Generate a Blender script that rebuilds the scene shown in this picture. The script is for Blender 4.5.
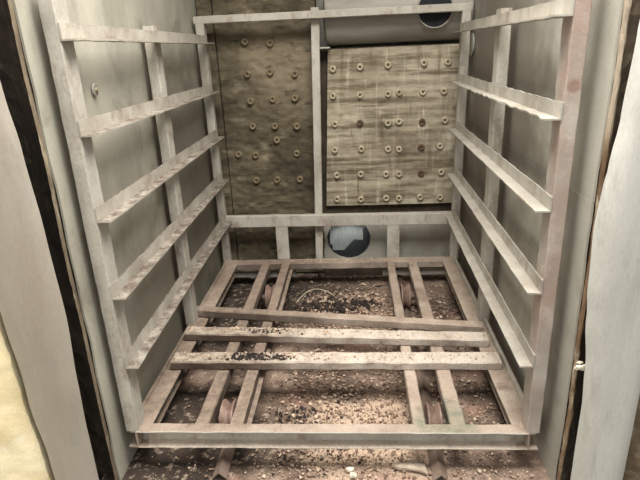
import bpy, bmesh, math, random
from mathutils import Vector, Matrix, noise
random.seed(7)
for o in list(bpy.data.objects): bpy.data.objects.remove(o)
S = bpy.context.scene
COL = S.collection

# ------------------------------------------------------------ camera, world, lights, exposure
cd = bpy.data.cameras.new('camera'); cam = bpy.data.objects.new('camera', cd); COL.objects.link(cam)
cd.sensor_width = 36.0; cd.lens = 525.25/640*36.0; cd.clip_start = .02
PITCH, ROLL, YAW = math.radians(19.94), math.radians(-2.63), math.radians(-4.23)
fwd0 = Vector((math.sin(YAW)*math.cos(PITCH), math.cos(YAW)*math.cos(PITCH), -math.sin(PITCH)))
right0 = Vector((math.cos(YAW), -math.sin(YAW), 0))
up0 = right0.cross(fwd0)
cr, sr = math.cos(ROLL), math.sin(ROLL)
right = right0*cr + up0*sr
up = -right0*sr + up0*cr
m = Matrix((right, up, -fwd0)).transposed().to_4x4()
m.translation = Vector((0.1036, -1.339, 1.1288))
cam.matrix_world = m
S.camera = cam

w = bpy.data.worlds.new('world'); S.world = w; w.use_nodes = True
bg = w.node_tree.nodes['Background']; bg.inputs[0].default_value = (.98, .98, .95, 1); bg.inputs[1].default_value = .52

def area(name, loc, target, size, power, color):
    l = bpy.data.lights.new(name, 'AREA'); l.energy = power; l.size = size; l.color = color; l.shape = 'SQUARE'
    o = bpy.data.objects.new(name, l); COL.objects.link(o); o.location = loc
    o.rotation_euler = (Vector(target)-Vector(loc)).to_track_quat('-Z', 'Y').to_euler()
    return o
area('daylight_from_above', (0.30, -.15, 2.75), (0.2, .5, .0), 1.35, 96, (1.0, .975, .925))
area('flue_sheet_fill', (.06, 2.5, .55), (.06, 1.66, .07),   .5, 1.8, (.95, .98, 1.0))  # added fill behind the back wall, makes the pale sheet glow
area('cream_board_fill', (-1.7, -1.5, .6), (-1.1, -.1, -.1), .25, 7, (1.0, .9, .72))  # added warm fill, unseen, brightens the cream board at lower left

vs = S.view_settings
S.display_settings.display_device = 'sRGB'
vs.view_transform = 'Standard'; vs.look = 'None'; vs.gamma = 1; vs.use_curve_mapping = False
vs.exposure = 0.70

# ------------------------------------------------------------ materials
def lin(c):
    return tuple(((v/255)/12.92 if v/255 <= .04045 else (((v/255)+.055)/1.055)**2.4) for v in c) + (1,)
def mat(name, c1, c2, spot=None, spot_amt=.5, dust=None, dust_amt=.8, rough=.75, scale=8, stretch=(1, 1, 1), bump=.25,
        spot_scale=14, grain=.12, metal=0.0, extra=None, blobs=()):
    m = bpy.data.materials.new(name); m.use_nodes = True
    n = m.node_tree.nodes; l = m.node_tree.links; b = n['Principled BSDF']
    geo = n.new('ShaderNodeNewGeometry')
    mp = n.new('ShaderNodeMapping'); mp.inputs['Scale'].default_value = stretch
    l.new(geo.outputs['Position'], mp.inputs['Vector'])
    def nz(s, det=8, r=.6, vec=None):
        t = n.new('ShaderNodeTexNoise'); t.inputs['Scale'].default_value = s; t.inputs['Detail'].default_value = det
        t.inputs['Roughness'].default_value = r; l.new(vec or mp.outputs[0], t.inputs['Vector']); return t.outputs['Fac']
    def ramp(f, a, c):
        r = n.new('ShaderNodeMapRange'); r.inputs['From Min'].default_value = a; r.inputs['From Max'].default_value = c
        l.new(f, r.inputs['Value']); return r.outputs[0]
    def mix(f, a, c, mode='MIX'):
        x = n.new('ShaderNodeMix'); x.data_type = 'RGBA'; x.blend_type = mode
        for sock, v in ((x.inputs['Factor'], f), (x.inputs[6], a), (x.inputs[7], c)):
            if hasattr(v, 'is_linked') : l.new(v, sock)
            else: sock.default_value = v
        return x.outputs[2]
    def math_(op, a, c):
        x = n.new('ShaderNodeMath'); x.operation = op
        for i, v in enumerate((a, c)):
            if hasattr(v, 'is_linked'): l.new(v, x.inputs[i])
            else: x.inputs[i].default_value = v
        return x.outputs[0]
    col = mix(ramp(nz(scale), .35, .65), lin(c1), lin(c2))
    if extra:
        for (cx_, s_, st_, lo, hi, amt) in extra:
            mp2 = n.new('ShaderNodeMapping'); mp2.inputs['Scale'].default_value = st_
            mp2.inputs['Location'].default_value = (s_, s_*.7, 0)
            l.new(geo.outputs['Position'], mp2.inputs['Vector'])
            col = mix(math_('MULTIPLY', ramp(nz(s_, 6, .6, mp2.outputs[0]), lo, hi), amt), col, lin(cx_))
    for bp_, br_, bc_, ba_ in blobs:
        vd = n.new('ShaderNodeVectorMath'); vd.operation = 'DISTANCE'
        if br_ > .05:
            tn = n.new('ShaderNodeTexNoise'); tn.inputs['Scale'].default_value = 7; tn.inputs['Detail'].default_value = 6; l.new(geo.outputs['Position'], tn.inputs['Vector'])
            va = n.new('ShaderNodeVectorMath'); va.operation = 'MULTIPLY_ADD'; l.new(tn.outputs['Color'], va.inputs[0])
            va.inputs[1].default_value = (br_,)*3; l.new(geo.outputs['Position'], va.inputs[2])
            vb_ = n.new('ShaderNodeVectorMath'); vb_.operation = 'SUBTRACT'; l.new(va.outputs[0], vb_.inputs[0]); vb_.inputs[1].default_value = (br_*.5,)*3
            l.new(vb_.outputs[0], vd.inputs[0])
        else: l.new(geo.outputs['Position'], vd.inputs[0])
        vd.inputs[1].default_value = bp_
        col = mix(math_('MULTIPLY', ramp(vd.outputs['Value'], br_, br_*.6), ba_), col, lin(bc_))
    if spot:
        col = mix(math_('MULTIPLY', ramp(nz(spot_scale, 9, .7), .54, .66), spot_amt), col, lin(spot))
    if dust:
        sep = n.new('ShaderNodeSeparateXYZ'); l.new(geo.outputs['True Normal'], sep.inputs[0])
        f = math_('MULTIPLY', ramp(sep.outputs[2], .5, .9), ramp(nz(26, 6, .7), .3, .6))
        col = mix(math_('MULTIPLY', f, dust_amt), col, lin(dust))
    g = ramp(nz(160, 3, .7), .2, .8)
    gm = n.new('ShaderNodeMapRange'); l.new(g, gm.inputs['Value']); gm.inputs['To Min'].default_value = 1-grain; gm.inputs['To Max'].default_value = 1+grain
    mu = n.new('ShaderNodeVectorMath'); mu.operation = 'SCALE'; l.new(col, mu.inputs[0]); l.new(gm.outputs[0], mu.inputs['Scale'])
    l.new(mu.outputs[0], b.inputs['Base Color'])
    b.inputs['Roughness'].default_value = rough; b.inputs['Metallic'].default_value = metal
    b.inputs['Specular IOR Level'].default_value = .3
    if bump:
        bp = n.new('ShaderNodeBump'); bp.inputs['Strength'].default_value = bump; bp.inputs['Distance'].default_value = .006
        l.new(nz(55, 8, .7), bp.inputs['Height']); l.new(bp.outputs[0], b.inputs['Normal'])
    return m
M = {}; FZ_ = -.15
M['rack'] = mat('chalky_grey_steel', (184, 179, 168), (156, 149, 138), (120, 98, 84), .55, (166, 156, 142), .5, stretch=(1, 1, .6), grain=.16)
M['rail_l'] = mat('grey_rail_steel_with_brown_dirt', (178, 172, 160), (150, 142, 130), (118, 94, 80), .5, (88, 74, 65), .97, grain=.16)
M['rack_pink'] = mat('grey_steel_with_pink_primer', (178, 170, 160), (158, 146, 136), (192, 180, 168), .6, None, scale=5, spot_scale=9, extra=[((158, 128, 114), 6, (1, 1, .5), .5, .66, .6)], blobs=[((.63, 0, 1.02), .019, (132, 96, 80), .6)])
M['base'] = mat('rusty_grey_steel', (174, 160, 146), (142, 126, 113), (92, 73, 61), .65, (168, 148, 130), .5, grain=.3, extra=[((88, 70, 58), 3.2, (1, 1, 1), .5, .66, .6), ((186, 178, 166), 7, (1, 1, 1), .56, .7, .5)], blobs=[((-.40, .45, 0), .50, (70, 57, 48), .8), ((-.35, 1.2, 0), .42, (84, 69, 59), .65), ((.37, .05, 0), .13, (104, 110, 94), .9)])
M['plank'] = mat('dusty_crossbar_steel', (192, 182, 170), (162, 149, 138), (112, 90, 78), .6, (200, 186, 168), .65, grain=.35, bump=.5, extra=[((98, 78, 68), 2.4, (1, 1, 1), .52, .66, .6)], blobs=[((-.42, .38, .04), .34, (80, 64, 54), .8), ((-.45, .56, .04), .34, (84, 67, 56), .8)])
M['liner'] = mat('grey_liner_sheet', (166, 162, 149), (142, 137, 124), (108, 99, 87), .5, None, scale=2.2, spot_scale=5, bump=.1, rough=.6, extra=[((190, 185, 168), 4, (1, 1, .4), .5, .7, .5), ((116, 108, 94), 9, (1, 1, .3), .55, .75, .5)], blobs=[((-.69, 1.2, .5), .7, (98, 90, 78), .6), ((-.68, .5, .1), .4, (118, 108, 94), .5)])  # blobs darken the sheet deeper in, painting the light falloff from the mouth
M['liner_r'] = mat('grey_liner_sheet_right', (178, 175, 163), (158, 153, 141), (128, 119, 108), .4, None, scale=2.2, spot_scale=5, bump=.1, rough=.6, extra=[((194, 192, 180), 4, (1, 1, .4), .5, .7, .4)], blobs=[((.70, .95, 1.0), .78, (104, 94, 83), .75), ((.70, 1.3, .3), .6, (112, 104, 94), .6)])  # dark blobs deep inside paint the fall of light; front stays pale
M['blanket_l'] = mat('brown_stained_blanket', (108, 98, 79), (78, 70, 55), (50, 44, 34), .7, None, scale=5, stretch=(.7, 1, 2.2), bump=.8, rough=.95, grain=.3, extra=[((150, 139, 118), 11, (.6, 1, 1.4), .57, .68, .6), ((58, 51, 40), 3, (1, 1, 1), .5, .66, .7), ((64, 56, 43), 9, (.25, 1, 5), .55, .7, .7)], blobs=[((-.25, 1.57, 1.05), .26, (144, 131, 110), .55)])
M['blanket_r'] = mat('tan_stained_blanket', (178, 168, 148), (144, 133, 113), (108, 95, 76), .6, None, scale=4, stretch=(.4, 1, 3), bump=.8, rough=.95, grain=.25, extra=[((100, 88, 69), 6, (.4, 1, 5), .50, .64, .85), ((206, 197, 178), 9, (3.6, 1, .25), .55, .7, .65), ((100, 86, 64), 12, (2.5, 1, .3), .56, .68, .6), ((90, 78, 62), 2.6, (1, 1, 1), .52, .66, .6)])
M['brick'] = mat('sooty_backing', (74, 64, 52), (50, 43, 34), (98, 88, 72), .4, None, scale=9, bump=.8, rough=.95)
M['floor'] = mat('brick_dust_floor', (160, 138, 122), (108, 90, 78), (186, 166, 146), .7, None, scale=6, bump=1, rough=1, grain=.5, spot_scale=34, extra=[((72, 59, 50), 2.4, (1, 1, 1), .48, .62, .85), ((64, 52, 45), 12, (1, 1, 1), .56, .68, .7), ((170, 128, 112), 5, (1, 1, 1), .55, .65, .5)], blobs=[((-.55, .15, FZ_), .42, (50, 41, 35), .92), ((-.55, 1.2, FZ_), .6, (46, 38, 33), .92), ((.14, .2, FZ_), .30, (206, 180, 156), .75), ((.15, 1.05, FZ_), .24, (170, 145, 125), .5), ((-.05, 1.5, FZ_), .3, (62, 52, 45), .75)])  # pale centre-front blob: brick dust, with brighter light on the floor painted in
M['rub_tan'] = mat('tan_rubble', (200, 178, 156), (160, 136, 118), (220, 204, 184), .6, None, scale=30, bump=.3, rough=1)
M['rub_brown'] = mat('brown_rubble', (148, 124, 108), (104, 86, 74), (178, 154, 134), .6, None, scale=40, bump=.3, rough=1)
M['rub_dark'] = mat('charred_debris', (60, 50, 44), (34, 28, 26), (110, 92, 80), .6, None, scale=30, bump=.3, rough=.9)
M['dull_white'] = mat('dull_torn_flake', (198, 184, 164), (162, 144, 126), (214, 204, 186), .5, None, scale=30, bump=.6, rough=.95)
M['white'] = mat('white_plaster', (232, 226, 208), (206, 196, 176), None, scale=30, bump=.3, rough=.95)
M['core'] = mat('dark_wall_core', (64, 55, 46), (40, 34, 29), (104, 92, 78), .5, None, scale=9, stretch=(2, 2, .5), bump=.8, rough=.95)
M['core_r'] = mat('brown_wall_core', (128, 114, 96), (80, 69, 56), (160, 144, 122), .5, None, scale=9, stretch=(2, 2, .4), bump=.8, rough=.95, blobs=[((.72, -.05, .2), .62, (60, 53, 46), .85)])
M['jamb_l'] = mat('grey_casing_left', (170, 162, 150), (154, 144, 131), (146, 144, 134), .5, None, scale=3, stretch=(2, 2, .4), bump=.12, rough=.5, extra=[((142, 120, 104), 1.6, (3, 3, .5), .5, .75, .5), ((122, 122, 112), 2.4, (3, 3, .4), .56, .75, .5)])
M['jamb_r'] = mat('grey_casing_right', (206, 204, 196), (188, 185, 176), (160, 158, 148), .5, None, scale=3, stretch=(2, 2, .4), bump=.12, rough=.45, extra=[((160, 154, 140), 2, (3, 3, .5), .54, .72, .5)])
M['seal_r'] = mat('brown_fibre_seal', (140, 114, 88), (98, 76, 55), (200, 184, 160), .7, None, scale=16, stretch=(2, 2, .5), bump=1, rough=1, blobs=[((.70, -.06, 1.12), .26, (206, 192, 170), .6)])
M['seal_l'] = mat('dusty_fibre_seal', (132, 118, 98), (96, 82, 66), (180, 168, 146), .6, None, scale=16, stretch=(2, 2, .5), bump=1, rough=1)
M['cream'] = mat('cream_insulation', (246, 234, 200), (230, 212, 168), (252, 246, 226), .6, None, scale=6, bump=.3, rough=.9)
M['granular'] = mat('crumbly_brown_insulation', (150, 132, 108), (110, 94, 74), (190, 174, 148), .6, None, scale=12, bump=1, rough=1)
M['duct'] = mat('grey_duct_steel', (158, 154, 144), (134, 128, 118), (112, 102, 92), .35, (176, 168, 150), .4, scale=4, bump=.12, rough=.55, stretch=(.5, 1, 2))
M['black'] = mat('soot_and_port_shade', (34, 38, 42), (20, 22, 24), None, scale=12, bump=.3, rough=.8)
M['wheel'] = mat('rusty_wheel_iron', (140, 116, 104), (106, 86, 76), (172, 150, 136), .5, None, scale=20, bump=.15, rough=.5)
M['washer'] = mat('ceramic_washer', (186, 175, 152), (158, 146, 122), (122, 106, 84), .6, None, scale=30, bump=.1, rough=.8)
M['washer_l'] = mat('sooty_washer', (132, 119, 95), (108, 95, 73), (80, 68, 50), .5, None, scale=30, bump=.1, rough=.8)
M['pin'] = mat('rusty_pin', (104, 84, 64), (76, 60, 44), None, scale=30, bump=0, rough=.6)
M['sheet'] = mat('pale_ribbed_plastic', (236, 242, 242), (222, 228, 228), (150, 104, 74), .5, None, scale=8, bump=.1, rough=.4, spot_scale=20)
nt = M['sheet'].node_tree; pb = nt.nodes['Principled BSDF']; tr = nt.nodes.new('ShaderNodeBsdfTranslucent'); mx = nt.nodes.new('ShaderNodeMixShader')
tr.inputs['Color'].default_value = (.85, .92, .92, 1); mx.inputs[0].default_value = .5
nt.links.new(pb.outputs[0], mx.inputs[1]); nt.links.new(tr.outputs[0], mx.inputs[2]); nt.links.new(mx.outputs[0], nt.nodes['Material Output'].inputs[0])
M['shop'] = mat('workshop_concrete', (120, 114, 104), (96, 90, 82), (76, 70, 62), .5, None, scale=3, bump=.3, rough=.9)
M['track'] = mat('dull_track_steel', (128, 112, 100), (96, 82, 74), (70, 58, 50), .5, (120, 98, 84), .5, rough=.5)
M['rope'] = mat('pale_wire', (196, 184, 162), (164, 150, 128), None, scale=30, bump=0)

# ------------------------------------------------------------ helpers
def link(name, me, m, parent=None, loc=(0, 0, 0), rot=(0, 0, 0)):
    o = bpy.data.objects.new(name, me); COL.objects.link(o)
    if m is not None: me.materials.append(m)
    o.location = loc; o.rotation_euler = rot
    if parent is not None: o.parent = parent
    return o
def fin(bm, name, smooth=False):
    bmesh.ops.recalc_face_normals(bm, faces=bm.faces[:])
    me = bpy.data.meshes.new(name); bm.to_mesh(me); bm.free()
    if smooth:
        for p in me.polygons: p.use_smooth = True
        me.set_sharp_from_angle(angle=math.radians(40))
    return me
def tag(o, label=None, cat=None, group=None, kind=None):
    if label: o['label'] = label
    if cat: o['category'] = cat
    if group: o['group'] = group
    if kind: o['kind'] = kind
    return o
def empty(name, loc):
    o = bpy.data.objects.new(name, None); COL.objects.link(o); o.location = loc; o.empty_display_size = .05; return o
def wob(v, amt, s=6.0, seed=0):
    return amt*noise.noise(Vector((v.x*s+seed, v.y*s+seed*1.7, v.z*s-seed)))
def add_box(bm, a, b, bev=.0):
    """axis aligned box from corner a to corner b"""
    g = bmesh.ops.create_cube(bm, size=1)
    c = (Vector(a)+Vector(b))/2; d = Vector(b)-Vector(a)
    for v in g['verts']: v.co = Vector((v.co.x*d.x, v.co.y*d.y, v.co.z*d.z))+c
    if bev:
        es = list({e for v in g['verts'] for e in v.link_edges})
        bmesh.ops.bevel(bm, geom=es, offset=bev, segments=2, affect='EDGES', profile=.6)
def sweep(profile, p0, p1, side, upv, seg=24, rough_amt=.0012, seed=0, bev=.0012, cap=True, bow=0, sag=0, edge=None):
    """closed 2-D profile (side, up) swept from p0 to p1, worn a little along its length; vertices relative to p0"""
    p0 = Vector(p0); p1 = Vector(p1); side = Vector(side).normalized(); upv = Vector(upv).normalized()
    bm = bmesh.new(); rings = []
    n = len(profile)
    for i in range(seg+1):
        t = i/seg; c = (p1-p0)*t + side*(bow*math.sin(math.pi*t)) + upv*(sag*math.sin(math.pi*t))
        r = []
        for k, (a, b) in enumerate(profile):
            p = c + side*a + upv*b
            q = p + p0
            j = rough_amt*(1 if not edge or k not in edge else edge[k])
            p += side*wob(q, j, 18, seed+1) + upv*wob(q, j, 18, seed+5)
            r.append(bm.verts.new(p))
        rings.append(r)
    for i in range(seg):
        for k in range(n):
            bm.faces.new((rings[i][k], rings[i][(k+1) % n], rings[i+1][(k+1) % n], rings[i+1][k]))
    bm.faces.new(rings[0][::-1]); bm.faces.new(rings[-1])
    return bm
def rect(w, h, b=.003):
    """rounded rectangle from (0,0) to (w,h)"""
    return [(b, 0), (w-b, 0), (w, b), (w, h-b), (w-b, h), (b, h), (0, h-b), (0, b)]
def bar(name, prof, p0, p1, side, upv, m, parent, org=(0, 0, 0), **k):
    me = fin(sweep(prof, p0, p1, side, upv, **k), name)
    o = link(name, me, m, parent, Vector(p0)-Vector(org)); return o
def angle(a, b, t=.004):
    """angle iron: web up (height b) at side 0, flange out (length a) at bottom"""
    return [(0, 0), (a, 0), (a, t), (t, t), (t, b), (0, b)]

# ------------------------------------------------------------ the kiln shell
FZ = -.15
def grid_sheet(name, x0, x1, z0, z1, nx, nz_, yf, thick=.02):
    """vertical sheet facing -Y with relief yf(x, z) and a flat back"""
    bm = bmesh.new(); F = []; B = []
    for j in range(nz_+1):
        rf = []; rb = []
        for i in range(nx+1):
            x = x0+(x1-x0)*i/nx; z = z0+(z1-z0)*j/nz_
            dx, y = yf(x, z)
            rf.append(bm.verts.new((x+dx, y, z))); rb.append(bm.verts.new((x+dx, thick, z)))
        F.append(rf); B.append(rb)
    for j in range(nz_):
        for i in range(nx):
            bm.faces.new((F[j][i], F[j][i+1], F[j+1][i+1], F[j+1][i]))
            bm.faces.new((B[j][i], B[j+1][i], B[j+1][i+1], B[j][i+1]))
        bm.faces.new((F[j][0], F[j+1][0], B[j+1][0], B[j][0])); bm.faces.new((F[j][nx], B[j][nx], B[j+1][nx], F[j+1][nx]))
    for i in range(nx):
        bm.faces.new((F[0][i], B[0][i], B[0][i+1], F[0][i+1])); bm.faces.new((F[nz_][i], F[nz_][i+1], B[nz_][i+1], B[nz_][i]))
    return fin(bm, name, True)

# floor with relief, ends at the kiln mouth
bm = bmesh.new()
NX, NY = 110, 130; V = []
for j in range(NY+1):
    r = []
    for i in range(NX+1):
        x = -.74+1.48*i/NX; y = -.055+1.735*j/NY
        z = FZ + .006*noise.noise(Vector((x*9, y*9, 3))) + .004*noise.noise(Vector((x*40, y*40, 1)))
        z += .022*math.exp(-((x-.05)**2/.06+(y-1.1)**2/.03)) * (1+noise.noise(Vector((x*14, y*14, 7))))
        z -= .004
        r.append(bm.verts.new((x, y, z)))
    V.append(r)
for j in range(NY):
    for i in range(NX): bm.faces.new((V[j][i], V[j][i+1], V[j+1][i+1], V[j+1][i]))
bot = [bm.verts.new((x, y, FZ-.16)) for x, y in ((-.74, -.055), (.74, -.055), (.74, 1.68), (-.74, 1.68))]
bm.faces.new(bot); bm.faces.new(V[0]+[bot[1], bot[0]]); bm.faces.new(V[-1][::-1]+[bot[3], bot[2]])
bm.faces.new([V[j][-1] for j in range(NY+1)]+[bot[2], bot[1]]); bm.faces.new([V[j][0] for j in range(NY, -1, -1)]+[bot[0], bot[3]])
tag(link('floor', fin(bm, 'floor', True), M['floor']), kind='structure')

def wall_side(name, s, m, x_front, x_back):
    """liner of two overlapping sheets with a horizontal seam at .745"""
    bm = bmesh.new()
    def sheet(z0, z1, off, th, nj):
        n = 40; G = []
        for j in range(nj+1):
            r = []
            for i in range(n+1):
                t = i/n; y = -.05+1.72*t; z = z0+(z1-z0)*j/nj
                x = x_front+(x_back-x_front)*t+off + .005*noise.noise(Vector((y*2.2, z*2.2, s*4)))
                if i == 0: x += .006*noise.noise(Vector((z*7, 2, s)))
                r.append((x, y, z))
            G.append(r)
        A = [[bm.verts.new((s*x, y, z)) for x, y, z in r] for r in G]
        B = [[bm.verts.new((s*(x+th), y, z)) for x, y, z in r] for r in G]
        for j in range(nj):
            for i in range(n):
                bm.faces.new((A[j][i], A[j][i+1], A[j+1][i+1], A[j+1][i])); bm.faces.new((B[j][i], B[j+1][i], B[j+1][i+1], B[j][i+1]))
            bm.faces.new((A[j][0], A[j+1][0], B[j+1][0], B[j][0])); bm.faces.new((A[j][n], B[j][n], B[j+1][n], A[j+1][n]))
        for i in range(n):
            bm.faces.new((A[0][i], B[0][i], B[0][i+1], A[0][i+1])); bm.faces.new((A[nj][i], A[nj][i+1], B[nj][i+1], B[nj][i]))
    SEAM = .65 if s < 0 else .744
    sheet(FZ-.01, SEAM-.001, .0, .006, 20); sheet(SEAM, 2.3, .0008, .006, 20)
    pass
    return tag(link(name, fin(bm, name, True), m), kind='structure')
wall_side('wall_left', -1, M['liner'], .672, .705)
wall_side('wall_right', 1, M['liner_r'], .688, .706)
def block(name, a, b, m, parent=None, bev=0, kind='structure'):
    bm = bmesh.new(); c = (Vector(a)+Vector(b))/2
    add_box(bm, Vector(a)-c, Vector(b)-c, bev)
    o = link(name, fin(bm, name), m, parent, c)
    if kind: o['kind'] = kind
    return o
block('floor', (-4, -4.5, -.45), (4, 4.5, -.39), M['shop'])
block('wall_left', (-.99, -.02, -.39), (-.965, 1.9, 2.3), M['brick'])
block('wall_right', (.965, -.02, -.39), (.99, 1.9, 2.3), M['brick'])
# thick insulation core behind both liners, front end showing at the kiln mouth
def core(name, s, x0, x1, m):
    bm = bmesh.new(); n = 60; pts = []
    for j in range(n+1):
        z = FZ-.15+2.45*j/n
        row = []
        for k in range(7):
            t = k/6; x = x0+(x1-x0)*t
            y = (-.034 if s < 0 else -.046) + .012*noise.noise(Vector((x*30, z*10, s*3))) + .006*noise.noise(Vector((x*90, z*40, 1))) + .02*math.sin(t*math.pi)
            row.append(bm.verts.new((s*x, y, z)))
        row.append(bm.verts.new((s*x1, 1.67, z))); row.append(bm.verts.new((s*(x0+.034), 1.67, z)))
        pts.append(row)
    for j in range(n):
        for k in range(8): bm.faces.new((pts[j][k], pts[j][k+1], pts[j+1][k+1], pts[j+1][k]))
        bm.faces.new((pts[j][8], pts[j][0], pts[j+1][0], pts[j+1][8]))
    bm.faces.new(pts[0]); bm.faces.new(pts[-1])
    return tag(link(name, fin(bm, name), m), kind='structure')
core('trim_1', -1, .690, .96, M['core'])
core('trim_2', 1, .706, .96, M['core_r'])

# back wall: masonry with an opening for the flue low down and a recess for the duct high up
HX, HZ, HR = .058, .068, .128
block('wall_back', (-.72, 1.61, -.2), (-.09, 1.70, 2.3), M['brick'])
block('wall_back', (-.09, 1.61, .22), (.72, 1.70, 1.13), M['brick'])
block('wall_back', (-.09, 1.80, 1.10), (.72, 1.86, 2.3), M['duct'])
block('wall_back', (-.15, 1.70, 1.13), (-.09, 1.80, 2.3), M['brick'])
block('wall_back', (-.09, 1.70, 1.07), (.72, 1.80, 1.13), M['brick'])
block('ceiling', (-.74, .45, 2.3), (.74, 1.86, 2.35), M['brick'])
# lower back plate of the wall with its round hole
bm = bmesh.new(); N = 64; x0, x1, z0, z1 = -.09, .72, -.2, .22
def ringpt(a):
    dx, dz = math.cos(a), math.sin(a)
    ts = []
    if dx > 1e-9: ts.append((x1-HX)/dx)
    if dx < -1e-9: ts.append((x0-HX)/dx)
    if dz > 1e-9: ts.append((z1-HZ)/dz)
    if dz < -1e-9: ts.append((z0-HZ)/dz)
    t = min(ts); return HX+dx*t, HZ+dz*t
angs = sorted([2*math.pi*i/N for i in range(N)]+[math.atan2(b-HZ, a-HX) % (2*math.pi) for a in (x0, x1) for b in (z0, z1)])
R = []
for a in angs:
    rr = HR*(1+.02*noise.noise(Vector((math.cos(a)*6, math.sin(a)*6, 0))))
    i_, o_ = (HX+rr*math.cos(a), HZ+rr*math.sin(a)), ringpt(a)
    R.append([bm.verts.new((p[0], y, p[1])) for p, y in ((i_, 1.585), (o_, 1.585), (o_, 1.61), (i_, 1.61))])
for i in range(len(R)):
    A, B = R[i], R[(i+1) % len(R)]
    for k in range(4): bm.faces.new((A[k], A[(k+1) % 4], B[(k+1) % 4], B[k]))
tag(link('wall_back', fin(bm, 'wall_back_plate'), M['liner_r']), kind='structure')

# flue pipe behind the hole
bm = bmesh.new(); R = []
for i in range(48):
    a = 2*math.pi*i/48
    R.append([bm.verts.new((r*math.cos(a), y, r*math.sin(a))) for r, y in ((HR*1.0, 0), (HR*1.0, .42), (HR*1.05, .42), (HR*1.05, 0))])
for i in range(48):
    A, B = R[i], R[(i+1) % 48]
    for k in range(4): bm.faces.new((A[k], A[(k+1) % 4], B[(k+1) % 4], B[k]))
tag(link('flue_pipe', fin(bm, 'flue_pipe', True), M['black'], None, (HX, 1.612, HZ)), 'round sooty flue opening low in the back wall, under the rack rear beam', 'pipe')
# pale ribbed sheet standing behind the pipe
bm = bmesh.new(); n = 60; A = []; B = []
for i in range(n+1):
    x = -.114+.198*i/n; y = .0016*math.sin(x*420)
    A.append((x, y)); B.append((x, y+.003))
zb = lambda x: -.05 if x < -.1 else -.088 if x < -.03 else (-.088+(x+.03)/.06*.066 if x < .03 else -.022)
va = [[bm.verts.new((x, y, z)) for z in (zb(x), .078)] for x, y in A]; vb = [[bm.verts.new((x, y, z)) for z in (zb(x), .078)] for x, y in B]
for i in range(n):
    bm.faces.new((va[i][0], va[i+1][0], va[i+1][1], va[i][1])); bm.faces.new((vb[i][0], vb[i][1], vb[i+1][1], vb[i+1][0]))
    bm.faces.new((va[i][0], vb[i][0], vb[i+1][0], va[i+1][0])); bm.faces.new((va[i][1], va[i+1][1], vb[i+1][1], vb[i][1]))
bm.faces.new((va[0][0], va[0][1], vb[0][1], vb[0][0])); bm.faces.new((va[n][0], vb[n][0], vb[n][1], va[n][1]))
add_box(bm, (.050, -.006, -.022), (.084, .003, .086))
tag(link('ribbed_sheet', fin(bm, 'ribbed_sheet'), M['sheet'], None, (HX, 1.635, HZ)), 'pale ribbed sheet seen through the round opening in the back wall', 'sheet')

block('wall_back', (-.09, 1.55, -.2), (.72, 1.584, -.066), M['brick'])
# ------------------------------------------------------------ insulation blankets with ceramic anchor washers
def relief(seed, a1, a2, hx=1, hz=1, streak=0):
    def f(x, z):
        y = a1*noise.noise(Vector((x*7*hx, z*7*hz, seed)))+a2*noise.noise(Vector((x*26*hx, z*26*hz, seed+3)))
        y += streak*noise.noise(Vector((x*2.5, z*34, seed+8)))
        return 0, y
    return f
def slantf(base, k, zc):
    def f(x, z):
        dx, y = base(x, z); return dx+k(x)*(z-zc), y
    return f
BL = link('insulation_blanket', grid_sheet('blanket_left', -.612, -.085, -.14, 1.56, 70, 220, relief(2, .010, .008, 1, 1.3), .025), M['blanket_l'], None, (0, 1.583, 0))
tag(BL, 'dark brown stained insulation blanket on the left half of the back wall', 'insulation')
fr = relief(9, .006, .005, 1, 1, .007)
BR = link('insulation_blanket', grid_sheet('blanket_right', -.032, .665, .275, 1.125, 90, 150, slantf(fr, lambda x: .045*(1-(x+.02)/.685)-.04*((x+.02)/.685), 1.0), .025), M['blanket_r'], None, (0, 1.583, 0))
tag(BR, 'lighter tan insulation blanket panel on the right half of the back wall', 'insulation')
st = link('insulation_strip', grid_sheet('corner_strip', -.695, -.618, -.14, 1.56, 12, 200, relief(5, .012, .010), .03), M['blanket_l'], None, (0, 1.575, 0))
tag(st, 'narrow lumpy blanket strip in the back left corner behind the rack post', 'insulation')

def washer_mesh():
    bm = bmesh.new(); n = 20; R = []
    prof = [(.006, -.004), (.008, -.010), (.013, -.013), (.018, -.011), (.020, -.004), (.020, .012), (.006, .012)]
    for i in range(n):
        a = 2*math.pi*i/n; R.append([bm.verts.new((r*math.cos(a), y, r*math.sin(a))) for r, y in prof])
    for i in range(n):
        A, B = R[i], R[(i+1) % n]
        for k in range(len(prof)): bm.faces.new((A[k], A[(k+1) % len(prof)], B[(k+1) % len(prof)], B[k]))
    return fin(bm, 'washer', True)
def pin_mesh():
    bm = bmesh.new(); bmesh.ops.create_cone(bm, cap_ends=True, segments=10, radius1=.0055, radius2=.0045, depth=.02)
    bmesh.ops.rotate(bm, verts=bm.verts, cent=(0, 0, 0), matrix=Matrix.Rotation(math.pi/2, 3, 'X'))
    return fin(bm, 'pin')
wm = washer_mesh(); wm.materials.append(M['washer']); pm = pin_mesh(); pm.materials.append(M['pin'])
wmd = wm.copy(); wmd.materials.clear(); wmd.materials.append(M['pin'])
wml = wm.copy(); wml.materials.clear(); wml.materials.append(M['washer_l'])
def washer(x, z, y, parent, s=1, dark=False):
    o = bpy.data.objects.new('anchor_washer', wml if dark == 2 else wmd if dark else wm); COL.objects.link(o); o.parent = parent; o.location = (x, y, z)
    o.scale = (s, s, s); o.rotation_euler = (random.uniform(-.15, .15), 0, random.uniform(-.15, .15))
    p = bpy.data.objects.new('anchor_pin', pm); COL.objects.link(p); p.parent = o; p.location = (0, .002, 0)
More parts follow.
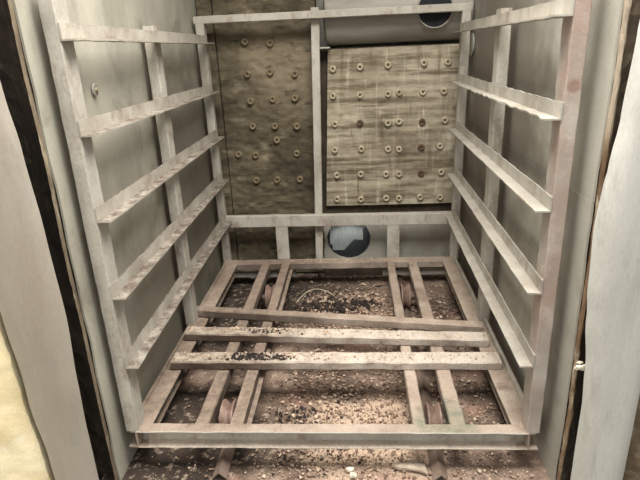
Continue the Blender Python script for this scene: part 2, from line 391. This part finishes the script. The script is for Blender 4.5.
RW = [(-.002,1.028),(.141,1.032),(.287,1.036),(.474,1.038),(.597,1.038),(-.007,.89),(.138,.889),(.287,.889),(.346,.895),(.472,.892),(.582,.893),
 (-.001,.741),(.136,.741,1),(.287,.736),(.347,.742),(.471,.735,1),(.593,.741),(-.006,.598),(.141,.600),(.288,.594),(.348,.592),(.468,.599,1),(.571,.602),
 (.001,.456),(.136,.458),(.277,.454),(.349,.452),(.471,.454,1),(.582,.456),(-.004,.316),(.134,.312),(.277,.314),(.35,.312),(.469,.315),(.581,.312)]
for q in RW: washer(q[0], q[1], -.004, BR, .92, len(q) > 2)
for q in [(-.459,1.182),(-.327,1.171),(-.458,1.021),(-.338,1.026),(-.205,1.011),(-.454,.88),(-.333,.886),(-.212,.887),(-.455,.746),(-.332,.742),(-.21,.737),
          (-.452,.585),(-.548,.593),(-.327,.665),(-.219,.588),(-.34,.44),(-.46,.44),(-.21,.44)]: washer(q[0], q[1], -.008, BL, .95, 2)

# ------------------------------------------------------------ round duct in the recess, with a black port
DY, DZ, DR = 1.655, 1.285, .142
du = empty('ventilation_duct', (.33, DY, DZ))
tag(du, 'grey horizontal drum duct with a black port, top right of the back wall', 'duct')
bm = bmesh.new(); n = 56; prof = [(-.345, .0), (-.362, .06), (-.37, .115), (-.362, .135), (-.345, DR), (-.1, DR), (.15, DR), (.37, DR), (.37, .0)]
R = []
for i in range(n):
    a = 2*math.pi*i/n; R.append([bm.verts.new((x, r*math.cos(a), r*math.sin(a))) for x, r in prof if r > 0])
for i in range(n):
    A, B = R[i], R[(i+1) % n]
    for k in range(len(A)-1): bm.faces.new((A[k], A[k+1], B[k+1], B[k]))
bm.faces.new([r[0] for r in R]); bm.faces.new([r[-1] for r in R])
link('drum', fin(bm, 'drum', True), M['duct'], du)
# port: short ring and black disc that paints the shade inside it, facing the viewer
pd = Vector((0, -1, 0))
bm = bmesh.new(); n = 40
rings = []
for r, d in ((.083, .06), (.083, .152), (.088, .152), (.090, .146), (.088, .06)):
    rings.append([bm.verts.new((r*math.cos(2*math.pi*i/n), r*math.sin(2*math.pi*i/n), d)) for i in range(n)])
for k in range(5):
    A, B = rings[k], rings[(k+1) % 5]
    for i in range(n): bm.faces.new((A[i], A[(i+1) % n], B[(i+1) % n], B[i]))
q = pd.to_track_quat('Z', 'Y').to_euler()
po = link('port_collar', fin(bm, 'port', True), M['duct'], du, (.183, 0, .006), q)
bm = bmesh.new(); bmesh.ops.create_cone(bm, cap_ends=True, segments=40, radius1=.083, radius2=.083, depth=.006)
link('port_shade_disc', fin(bm, 'port_shade_disc'), M['black'], po, (0, 0, .146))
br = block('bracket', (-.425, -.045, -.165), (-.34, .02, -.158), M['rack'], du, kind=None)
br.location = Vector((-.385, -.10, -.150))

# ------------------------------------------------------------ casing panels at the mouth
def spl(pts, z):
    pts = sorted(pts)
    if z <= pts[0][0]: return pts[0][1]
    for (a, u), (b, v) in zip(pts, pts[1:]):
        if z <= b:
            t = (z-a)/(b-a); t = t*t*(3-2*t); return u+(v-u)*t
    return pts[-1][1]
def casing(name, s, inner, outer, m, bulge, z1):
    bm = bmesh.new(); n = 90; K = 16; rows = []
    for j in range(n+1):
        z = FZ-.22+(z1-FZ+.22)*j/n
        xi = spl(inner, z); xo = spl(outer, z); row = []
        for k in range(K+1):
            t = k/K; x = xi+(xo-xi)*t
            y = -.085-bulge*(1-(2*t-1)**4)+.004*noise.noise(Vector((x*9, z*4, s*5)))
            row.append(bm.verts.new((s*x, y, z)))
        row.append(bm.verts.new((s*(xo-.01), -.070, z))); row.append(bm.verts.new((s*(xi+.02), -.070, z)))
        rows.append(row)
    L = K+3
    for j in range(n):
        for k in range(L): bm.faces.new((rows[j][k], rows[j][(k+1) % L], rows[j+1][(k+1) % L], rows[j+1][k]))
    bm.faces.new(rows[0]); bm.faces.new(rows[-1])
    return link(name, fin(bm, name, True), m)
c = casing('door_casing', -1, [(1.6, .80), (1.25, .748), (1.06, .731), (.929, .719), (.705, .710), (.475, .706), (.251, .716), (.07, .722), (-.091, .722), (-.4, .722)],
           [(1.6, .90), (.446, .892), (.251, .882), (.156, .884), (-.038, .868), (-.4, .85)], M['jamb_l'], .022, 2.2)
tag(c, 'smooth grey casing panel along the left side of the kiln mouth', 'panel')
c = casing('door_casing', 1, [(1.6, .742), (1.25, .727), (1.138, .716), (.95, .708), (.85, .697), (.777, .689), (.692, .683), (.537, .688), (.443, .697), (.293, .712), (.154, .719), (-.035, .719), (-.4, .71)],
           [(1.6, .90), (.131, .868), (-.07, .868), (-.4, .86)], M['jamb_r'], .03, 2.2)
tag(c, 'bulging whitish casing panel along the right side of the kiln mouth', 'panel')

def seal(name, s, x, wid, m, z0, z1, y, lab, seed):
    bm = bmesh.new(); n = 160; K = 8; rows = []
    for j in range(n+1):
        z = z0+(z1-z0)*j/n; row = []
        ww = wid*(1+.35*noise.noise(Vector((z*5, seed, 0)))+.2*noise.noise(Vector((z*30, seed, 2))))
        xc = x+.004*noise.noise(Vector((z*4, seed, 9)))
        for k in range(K):
            a = 2*math.pi*k/K; rr = 1+.3*noise.noise(Vector((math.cos(a)*2, z*40, math.sin(a)*2+seed)))
            row.append(bm.verts.new((s*(xc+ww*.5*math.cos(a)*rr), y+.009*math.sin(a)*rr, z)))
        rows.append(row)
    for j in range(n):
        for k in range(K): bm.faces.new((rows[j][k], rows[j][(k+1) % K], rows[j+1][(k+1) % K], rows[j+1][k]))
    bm.faces.new(rows[0]); bm.faces.new(rows[-1])
    return tag(link(name, fin(bm, name, True), m), lab, 'seal')
seal('fibre_seal', 1, .7005, .013, M['seal_r'], FZ-.1, 1.7, -.056, 'frayed brown fibre seal running down the right liner edge', 3)
seal('fibre_seal', -1, .681, .0028, M['seal_l'], FZ-.1, 1.7, -.058, 'thin dusty fibre seal running down the left liner edge', 6)

def lump(name, xs, z0, z1, y0, y1, m, amp, seed, s):
    """a rough upright slab between x = xs[0] and xs[1]; x edges may lean"""
    bm = bmesh.new(); n = 70; K = 14; rows = []
    for j in range(n+1):
        z = z0+(z1-z0)*j/n; row = []
        xa = spl(xs[0], z)+amp*.4*noise.noise(Vector((z*20, seed, 0))); xb = spl(xs[1], z)
        for k in range(K+1):
            t = k/K; x = xa+(xb-xa)*t
            y = y0+amp*noise.noise(Vector((x*14, z*14, seed)))+amp*.5*noise.noise(Vector((x*40, z*40, seed)))+.03*(abs(2*t-1))**5
            row.append(bm.verts.new((s*x, y, z)))
        row.append(bm.verts.new((s*xb, y1, z))); row.append(bm.verts.new((s*xa, y1, z)))
        rows.append(row)
    L = K+3
    for j in range(n):
        for k in range(L): bm.faces.new((rows[j][k], rows[j][(k+1) % L], rows[j+1][(k+1) % L], rows[j+1][k]))
    bm.faces.new(rows[0]); bm.faces.new(rows[-1])
    return link(name, fin(bm, name, True), m)
tag(lump('insulation_board', ([(.6, .914), (.446, .908), (.251, .898), (.156, .900), (-.038, .884), (-.4, .87)], [(-.4, 1.2), (.6, 1.2)]), FZ-.25, .47, -.115, -.06, M['cream'], .010, 11, -1),
    'bright cream insulation board at the bottom left corner outside the casing', 'insulation')
tag(lump('insulation_board', ([(1.6, .915), (.6, .905), (.131, .880), (-.07, .880), (-.4, .874)], [(-.4, 1.15), (.6, 1.15)]), FZ-.25, 1.7, -.075, -.045, M['granular'], .02, 17, 1),
    'crumbly brown insulation at the right edge beyond the whitish casing', 'insulation')

# ------------------------------------------------------------ rails on the floor that carry the wheels
for s in (-1, 1):
    th = math.sqrt(.5)
    prof = [(-.024, 0), (0, .024), (.024, 0), (.019, 0), (0, .019), (-.019, 0)]
    o = bar('track_rail', prof, (s*.35, -.045, FZ+.004), (s*.35, 1.5, FZ+.004), (1, 0, 0), (0, 0, 1), M['track'], None, seg=40, rough_amt=.001)
    tag(o, ('left' if s < 0 else 'right')+' angle iron track on the kiln floor under the trolley wheels', 'track')

# ------------------------------------------------------------ the trolley
T0 = Vector((0, .75, FZ+.028))
T = empty('kiln_trolley', T0)
tag(T, 'dusty grey steel kiln trolley with side racks and V-grooved wheels', 'trolley')
def tb(name, prof, p0, p1, side, upv, m, **k): return bar(name, prof, p0, p1, side, upv, m, T, T0, **k)
W, WR, H = .65, .678, 1.306
# front channel, open to the front
ch = [(0, 0), (.038, 0), (.040, .002), (.040, .004), (.0045, .006), (.0045, .059), (.040, .061), (.040, .063), (.038, .065), (0, .065)]
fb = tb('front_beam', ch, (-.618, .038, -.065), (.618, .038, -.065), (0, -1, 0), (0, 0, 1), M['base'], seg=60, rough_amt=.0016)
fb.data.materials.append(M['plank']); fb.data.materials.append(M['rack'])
for p in fb.data.polygons:
    if p.normal.z > .5 and p.center.z < .02: p.material_index = 1
    elif abs(p.normal.y) > .5: p.material_index = 2
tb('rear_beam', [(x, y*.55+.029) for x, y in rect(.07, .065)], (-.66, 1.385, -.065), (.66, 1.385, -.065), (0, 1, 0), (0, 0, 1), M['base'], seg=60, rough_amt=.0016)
for s in (-1, 1):
    pr = [(0, 0), (.062, 0), (.062, .005), (.035, .006), (.035, .059), (.075, .060), (.075, .065), (.012, .065), (.012, .060), (.028, .059), (.028, .006), (0, .005)]
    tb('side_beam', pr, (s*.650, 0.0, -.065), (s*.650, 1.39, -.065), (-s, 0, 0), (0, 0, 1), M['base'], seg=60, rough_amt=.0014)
for x0, x1, kind in ((-.436, -.388, 0), (-.318, -.276, 1), (.270, .311, 0), (.387, .437, 0)):
    w_ = x1-x0
    tb('wheel_bearer', rect(w_, .045, .004) if not kind else [(0, 0), (w_+.016, 0), (w_+.016, .006), (w_, .008), (w_, .045), (0, .045)],
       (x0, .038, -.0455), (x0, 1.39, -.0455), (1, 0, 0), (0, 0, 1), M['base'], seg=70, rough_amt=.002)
for x0, x1 in ((-.61, -.25), (.25, .61)):
    tb('cross_tie', rect(.03, .028), (x0, 1.42, -.098), (x1, 1.42, -.098), (0, 1, 0), (0, 0, 1), M['rack'], seg=20)
# cross bars lying on the base
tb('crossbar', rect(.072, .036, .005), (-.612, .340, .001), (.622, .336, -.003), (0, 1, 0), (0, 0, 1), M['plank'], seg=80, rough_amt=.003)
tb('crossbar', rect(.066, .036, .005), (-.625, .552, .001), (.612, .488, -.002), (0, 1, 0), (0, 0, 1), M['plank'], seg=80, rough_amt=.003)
# low kerb strips along the outer edges
for s in (-1, 1):
    tb('edge_strip', rect(.013, .022 if s > 0 else .008, .002), (s*.650, .06, -.003), (s*.652, 1.40, -.003), (-s, 0, 0), (0, 0, 1), M['base'] if s < 0 else M['rack'], seg=50)
# posts
post = rect(.040, .064, .003)
pg = [(p[0], p[1]) for p in post]
for s in (-1, 1):
    tb('post', pg, (s*W, 0, .0), (s*W, 0, H), (-s, 0, 0), (0, 1, 0), M['rack_pink'] if s > 0 else M['rack'], seg=60, rough_amt=.0018)
    tb('post', [(p[0], p[1]*1.0) for p in post], (s*.663, .69, .0), (s*.663, .69, 1.236), (-s, 0, 0), (0, 1, 0), M['rack'], seg=50, rough_amt=.0014)
    tb('post', [(p[0]*1.05, p[1]*.62) for p in post], (s*.671, 1.45, -.02), (s*WR, 1.45, H-.03), (-s, 0, 0), (0, 1, 0), M['rack'], seg=50, rough_amt=.0014)
tb('top_bar', rect(.038, .036), (-.684, 1.449, H-.034), (.679, 1.449, H-.034), (0, 1, 0), (0, 0, 1), M['rack'], seg=60, rough_amt=.0014)
tb('lower_bar', rect(.034, .066), (-.636, 1.452, .198), (.640, 1.452, .190), (0, 1, 0), (0, 0, 1), M['rack'], seg=60, rough_amt=.0016)
tb('upright', rect(.070, .02), (-.353, 1.455, 0), (-.353, 1.455, .20), (1, 0, 0), (0, 1, 0), M['rack'], seg=12)
tb('upright', rect(.070, .02), (.275, 1.455, 0), (.275, 1.455, .20), (1, 0, 0), (0, 1, 0), M['rack'], seg=12)
tb('centre_post', rect(.042, .022), (-.137, 1.492, -.09), (-.100, 1.492, 1.325), (1, 0, 0), (0, 1, 0), M['rack'], seg=50)
# shelf rails: five angle irons each side, flange pointing inward
for s in (-1, 1):
    p0 = Vector((s*(W-.040), 0, 0)); p1 = Vector((s*(WR-.042), 1.475, 0))
    d = (p1-p0).normalized(); side = Vector((-s*d.y, s*d.x, 0))
    for i in range(5):
        z = .2355*(i+1)
        hv = 2.4 if (s > 0 and i == 3) else 1
        tb('shelf_rail', angle(.040, .042, .0045), p0+Vector((0, 0, z-.002)), p1+Vector((0, 0, z)), side, (0, 0, 1), M['rail_l'] if s < 0 else M['rack'], seg=90,
           rough_amt=.0017 if hv == 1 else .0022, edge={1: hv, 2: hv}, seed=i*3+(s+1)*20, bow=random.uniform(-.004, .004))
# wheels: V-grooved, each with an axle
def wheel_mesh():
    bm = bmesh.new(); n = 44
    prof = [(-.024, .014), (-.024, .056), (-.022, .066), (-.017, .066), (0, .049), (.017, .066), (.022, .066), (.024, .056), (.024, .014)]
    R = []
    for i in range(n):
        a = 2*math.pi*i/n; R.append([bm.verts.new((x, r*math.cos(a), r*math.sin(a))) for x, r in prof])
    for i in range(n):
        A, B = R[i], R[(i+1) % n]
        for k in range(len(prof)): bm.faces.new((A[k], A[(k+1) % len(prof)], B[(k+1) % len(prof)], B[k]))
    me = fin(bm, 'wheel', False)
    return me
wme = wheel_mesh(); wme.materials.append(M['wheel'])
bm = bmesh.new(); bmesh.ops.create_cone(bm, cap_ends=True, segments=16, radius1=.0145, radius2=.0145, depth=.09)
bmesh.ops.rotate(bm, verts=bm.verts, cent=(0, 0, 0), matrix=Matrix.Rotation(math.pi/2, 3, 'Y')); axm = fin(bm, 'axle'); axm.materials.append(M['track'])
for x, y in ((-.352, .155), (.349, .135), (-.345, 1.11), (.345, 1.10)):
    o = bpy.data.objects.new('wheel', wme); COL.objects.link(o); o.parent = T; o.location = Vector((x, y, FZ+.0265+.050))-T0
    a = bpy.data.objects.new('axle', axm); COL.objects.link(a); a.parent = o

# skewed loose bar lying on the trolley base
o = bar('steel_bar', rect(.045, .036, .004), (-.645, .760, .0035), (.612, .587, .0025), (.13, 1, 0), (0, 0, 1), M['base'], None, seg=70, rough_amt=.002)
tag(o, 'skewed steel bar lying across the middle of the trolley base, behind the parallel crossbars', 'bar')

# ------------------------------------------------------------ fittings on the liners
def bolt(name, loc, s, r, label):
    e = empty(name, loc); tag(e, label, 'bolt')
    bm = bmesh.new(); bmesh.ops.create_cone(bm, cap_ends=True, segments=28, radius1=r, radius2=r*.9, depth=.003)
    bmesh.ops.rotate(bm, verts=bm.verts, cent=(0, 0, 0), matrix=Matrix.Rotation(math.pi/2, 3, 'Y')); link('washer', fin(bm, 'bw'), M['rack'], e)
    bm = bmesh.new(); bmesh.ops.create_cone(bm, cap_ends=True, segments=6, radius1=r*.45, radius2=r*.4, depth=.010)
    bmesh.ops.rotate(bm, verts=bm.verts, cent=(0, 0, 0), matrix=Matrix.Rotation(math.pi/2, 3, 'Y')); link('bolt_head', fin(bm, 'bh'), M['washer'], e, (s*.005, 0, 0))
bolt('anchor_bolt', (-.672, .262, 1.043), 1, .019, 'round bolt and washer high on the left liner, near the front post')
bm = bmesh.new(); bmesh.ops.create_cone(bm, cap_ends=True, segments=32, radius1=.055, radius2=.05, depth=.006)
bmesh.ops.rotate(bm, verts=bm.verts, cent=(0, 0, 0), matrix=Matrix.Rotation(math.pi/2, 3, 'Y'))
tag(link('cover_disc', fin(bm, 'cover_disc'), M['jamb_r'], None, (.6975, 1.50, 1.12)), 'pale round cover disc on the right liner beside the rear post', 'cover')

# ------------------------------------------------------------ debris
def chunks(name, spots, m, label, cat, kind='stuff'):
    """spots: (x, y, z, size)"""
    bm = bmesh.new(); base = bmesh.new(); bmesh.ops.create_icosphere(base, subdivisions=1, radius=1)
    bv = [v.co.copy() for v in base.verts]; bf = [[v.index for v in f.verts] for f in base.faces]; base.free()
    for x, y, z, s in spots:
        R_ = Matrix.Rotation(random.uniform(0, 6.28), 3, 'Z') @ Matrix.Rotation(random.uniform(-.5, .5), 3, 'X')
        sc = Vector((random.uniform(.6, 1.4), random.uniform(.5, 1.1), random.uniform(.3, .7)))*s
        vs_ = [bm.verts.new(R_ @ Vector((v.x*sc.x, v.y*sc.y, v.z*sc.z))*random.uniform(.75, 1.15)+Vector((x, y, z))) for v in bv]
        for f in bf: bm.faces.new([vs_[i] for i in f])
    o = link(name, fin(bm, name), m); tag(o, label, cat, kind=kind); return o
def scat(n, cx_, cy_, sx, sy, s0, s1, z=FZ+.002):
    out = []
    while len(out) < n:
        x = random.gauss(cx_, sx); y = random.gauss(cy_, sy)
        if abs(x) > .64 or not (-.04 < y < 1.56) or abs(abs(x)-.35) < .03: continue
        if x < -.2 and random.random() < .72: continue
        if y > 1.3 and random.random() < .6: continue
        s = s0+(s1-s0)*random.random()**4
        h = .022*math.exp(-((x-.05)**2/.06+(y-1.1)**2/.03)) if z < 0 else 0
        out.append((x, y, z+h+s*.2, s))
    return out
chunks('brick_rubble', scat(1500, .12, 1.05, .22, .16, .003, .014)+scat(1500, .15, .25, .25, .16, .002, .009)+scat(800, .1, .7, .4, .5, .002, .009)+scat(350, .0, 0, .4, .03, .002, .007),
       M['rub_tan'], 'tan brick crumbs strewn over the kiln floor', 'rubble')
chunks('brick_crumbs', scat(2600, .05, .75, .40, .5, .002, .011)+scat(1500, .1, .2, .3, .2, .002, .009)+scat(900, .05, 1.1, .25, .15, .003, .014), M['rub_brown'], 'brown brick crumbs spread thickly over the whole kiln floor', 'rubble')
chunks('charred_debris', scat(230, -.03, 1.10, .09, .045, .005, .022, FZ+.010)+scat(120, .14, 1.13, .04, .02, .004, .012, FZ+.01)+scat(150, -.13, .26, .06, .05, .003, .011)+scat(160, -.1, .05, .15, .04, .003, .008),
       M['rub_dark'], 'black charred lumps heaped on the floor under the trolley centre', 'debris')
def onbar(n, cx_, y0, y1, sx, s0, s1, sl=0, z=.038):
    out = []
    for _ in range(n):
        x = max(-.6, min(.6, random.gauss(cx_, sx))); y = random.uniform(y0, y1)+sl*x
        s = s0+(s1-s0)*random.random()**3; out.append((x, y, z+s*.15, s))
    return out
chunks('burnt_flakes', onbar(130, -.31, .352, .400, .055, .003, .012)+onbar(70, -.2, .352, .38, .03, .003, .010)+onbar(60, -.30, .53, .57, .06, .003, .009, -.05),
       M['rub_dark'], 'black burnt flakes piled on the left half of the crossbars', 'debris')
chunks('pale_crumbs', onbar(160, -.30, .35, .40, .16, .002, .008)+onbar(170, -.35, .535, .58, .16, .002, .009, -.05)+onbar(200, .2, .35, .40, .25, .0015, .005)+onbar(160, .2, .53, .58, .25, .0015, .005, -.05)
       + [(random.gauss(-.05, .12), 1.40+random.random()*.04, .002, random.uniform(.002, .007)) for _ in range(120)],
       M['rub_tan'], 'pale mortar crumbs scattered on top of the trolley bars', 'crumbs')
# torn flake and shards on the floor at the mouth
def flake(name, loc, pts, th, label, rot=0, cat='flake', m=None):
    bm = bmesh.new(); n = len(pts)
    A = [bm.verts.new((x, y, th+.006*noise.noise(Vector((x*30, y*30, 1))))) for x, y in pts]; B = [bm.verts.new((x, y, 0)) for x, y in pts]
    c_ = bm.verts.new((sum(p[0] for p in pts)/n, sum(p[1] for p in pts)/n, th*1.8))
    for i in range(n): bm.faces.new((A[i], A[(i+1) % n], c_)); bm.faces.new((A[i], B[i], B[(i+1) % n], A[(i+1) % n]))
    bm.faces.new(B[::-1])
    return tag(link(name, fin(bm, name), m or M['white'], None, loc, (0, 0, rot)), label, cat)
flake('plaster_flake', (.262, .005, FZ+.006), [(-.06, .005), (-.02, .022), (.02, .03), (.045, .012), (.05, -.03), (.03, -.018), (0, -.01), (-.04, -.008)], .008, 'torn pale flake on the floor beside the right track at the mouth', m=M['dull_white'])
flake('plaster_shard', (.068, -.008, FZ+.006), [(-.014, 0), (-.005, .008), (.004, .004), (.013, .010), (.010, -.004), (.004, -.010), (-.006, -.007)], .008, 'small white shard at the floor edge, the rear one of two', cat='shard')
flake('plaster_shard', (.078, -.032, FZ+.006), [(-.010, .006), (.002, .010), (.012, .004), (.009, -.009), (0, -.005), (-.009, -.010)], .008, 'small white shard at the floor edge, the front one of two', cat='shard')
# scrap caught in the right gap
bm = bmesh.new()
for _ in range(9):
    g = bmesh.ops.create_icosphere(bm, subdivisions=1, radius=random.uniform(.004, .009))
    off = Vector((random.uniform(-.012, .012), random.uniform(-.006, .006), random.uniform(-.010, .012)))
    for v in g['verts']: v.co = Vector((v.co.x*1.4, v.co.y*.7, v.co.z*.8))+off
tag(link('plaster_scrap', fin(bm, 'scrap'), M['white'], None, (.713, -.068, .283)), 'white ragged scrap caught in the gap beside the right casing', 'scrap')
# bent wire on the floor
cu = bpy.data.curves.new('wire', 'CURVE'); cu.dimensions = '3D'; cu.bevel_depth = .003; cu.bevel_resolution = 3
sp = cu.splines.new('NURBS'); P = [(-.225, 1.17, .012), (-.20, 1.24, .02), (-.165, 1.29, .03), (-.11, 1.30, .035), (-.05, 1.26, .03), (-.03, 1.24, .02)]
sp.points.add(len(P)-1)
for i, p in enumerate(P): sp.points[i].co = (p[0]+.13, p[1]-1.24, p[2], 1)
sp.use_endpoint_u = True; sp.order_u = 4
tmp = bpy.data.objects.new('wire_curve', cu); me = bpy.data.meshes.new_from_object(tmp); bpy.data.objects.remove(tmp)
o = link('bent_wire', me, M['rope'], None, (-.13, 1.24, FZ))
tag(o, 'pale bent wire lying on the rubble behind the middle of the trolley', 'wire')
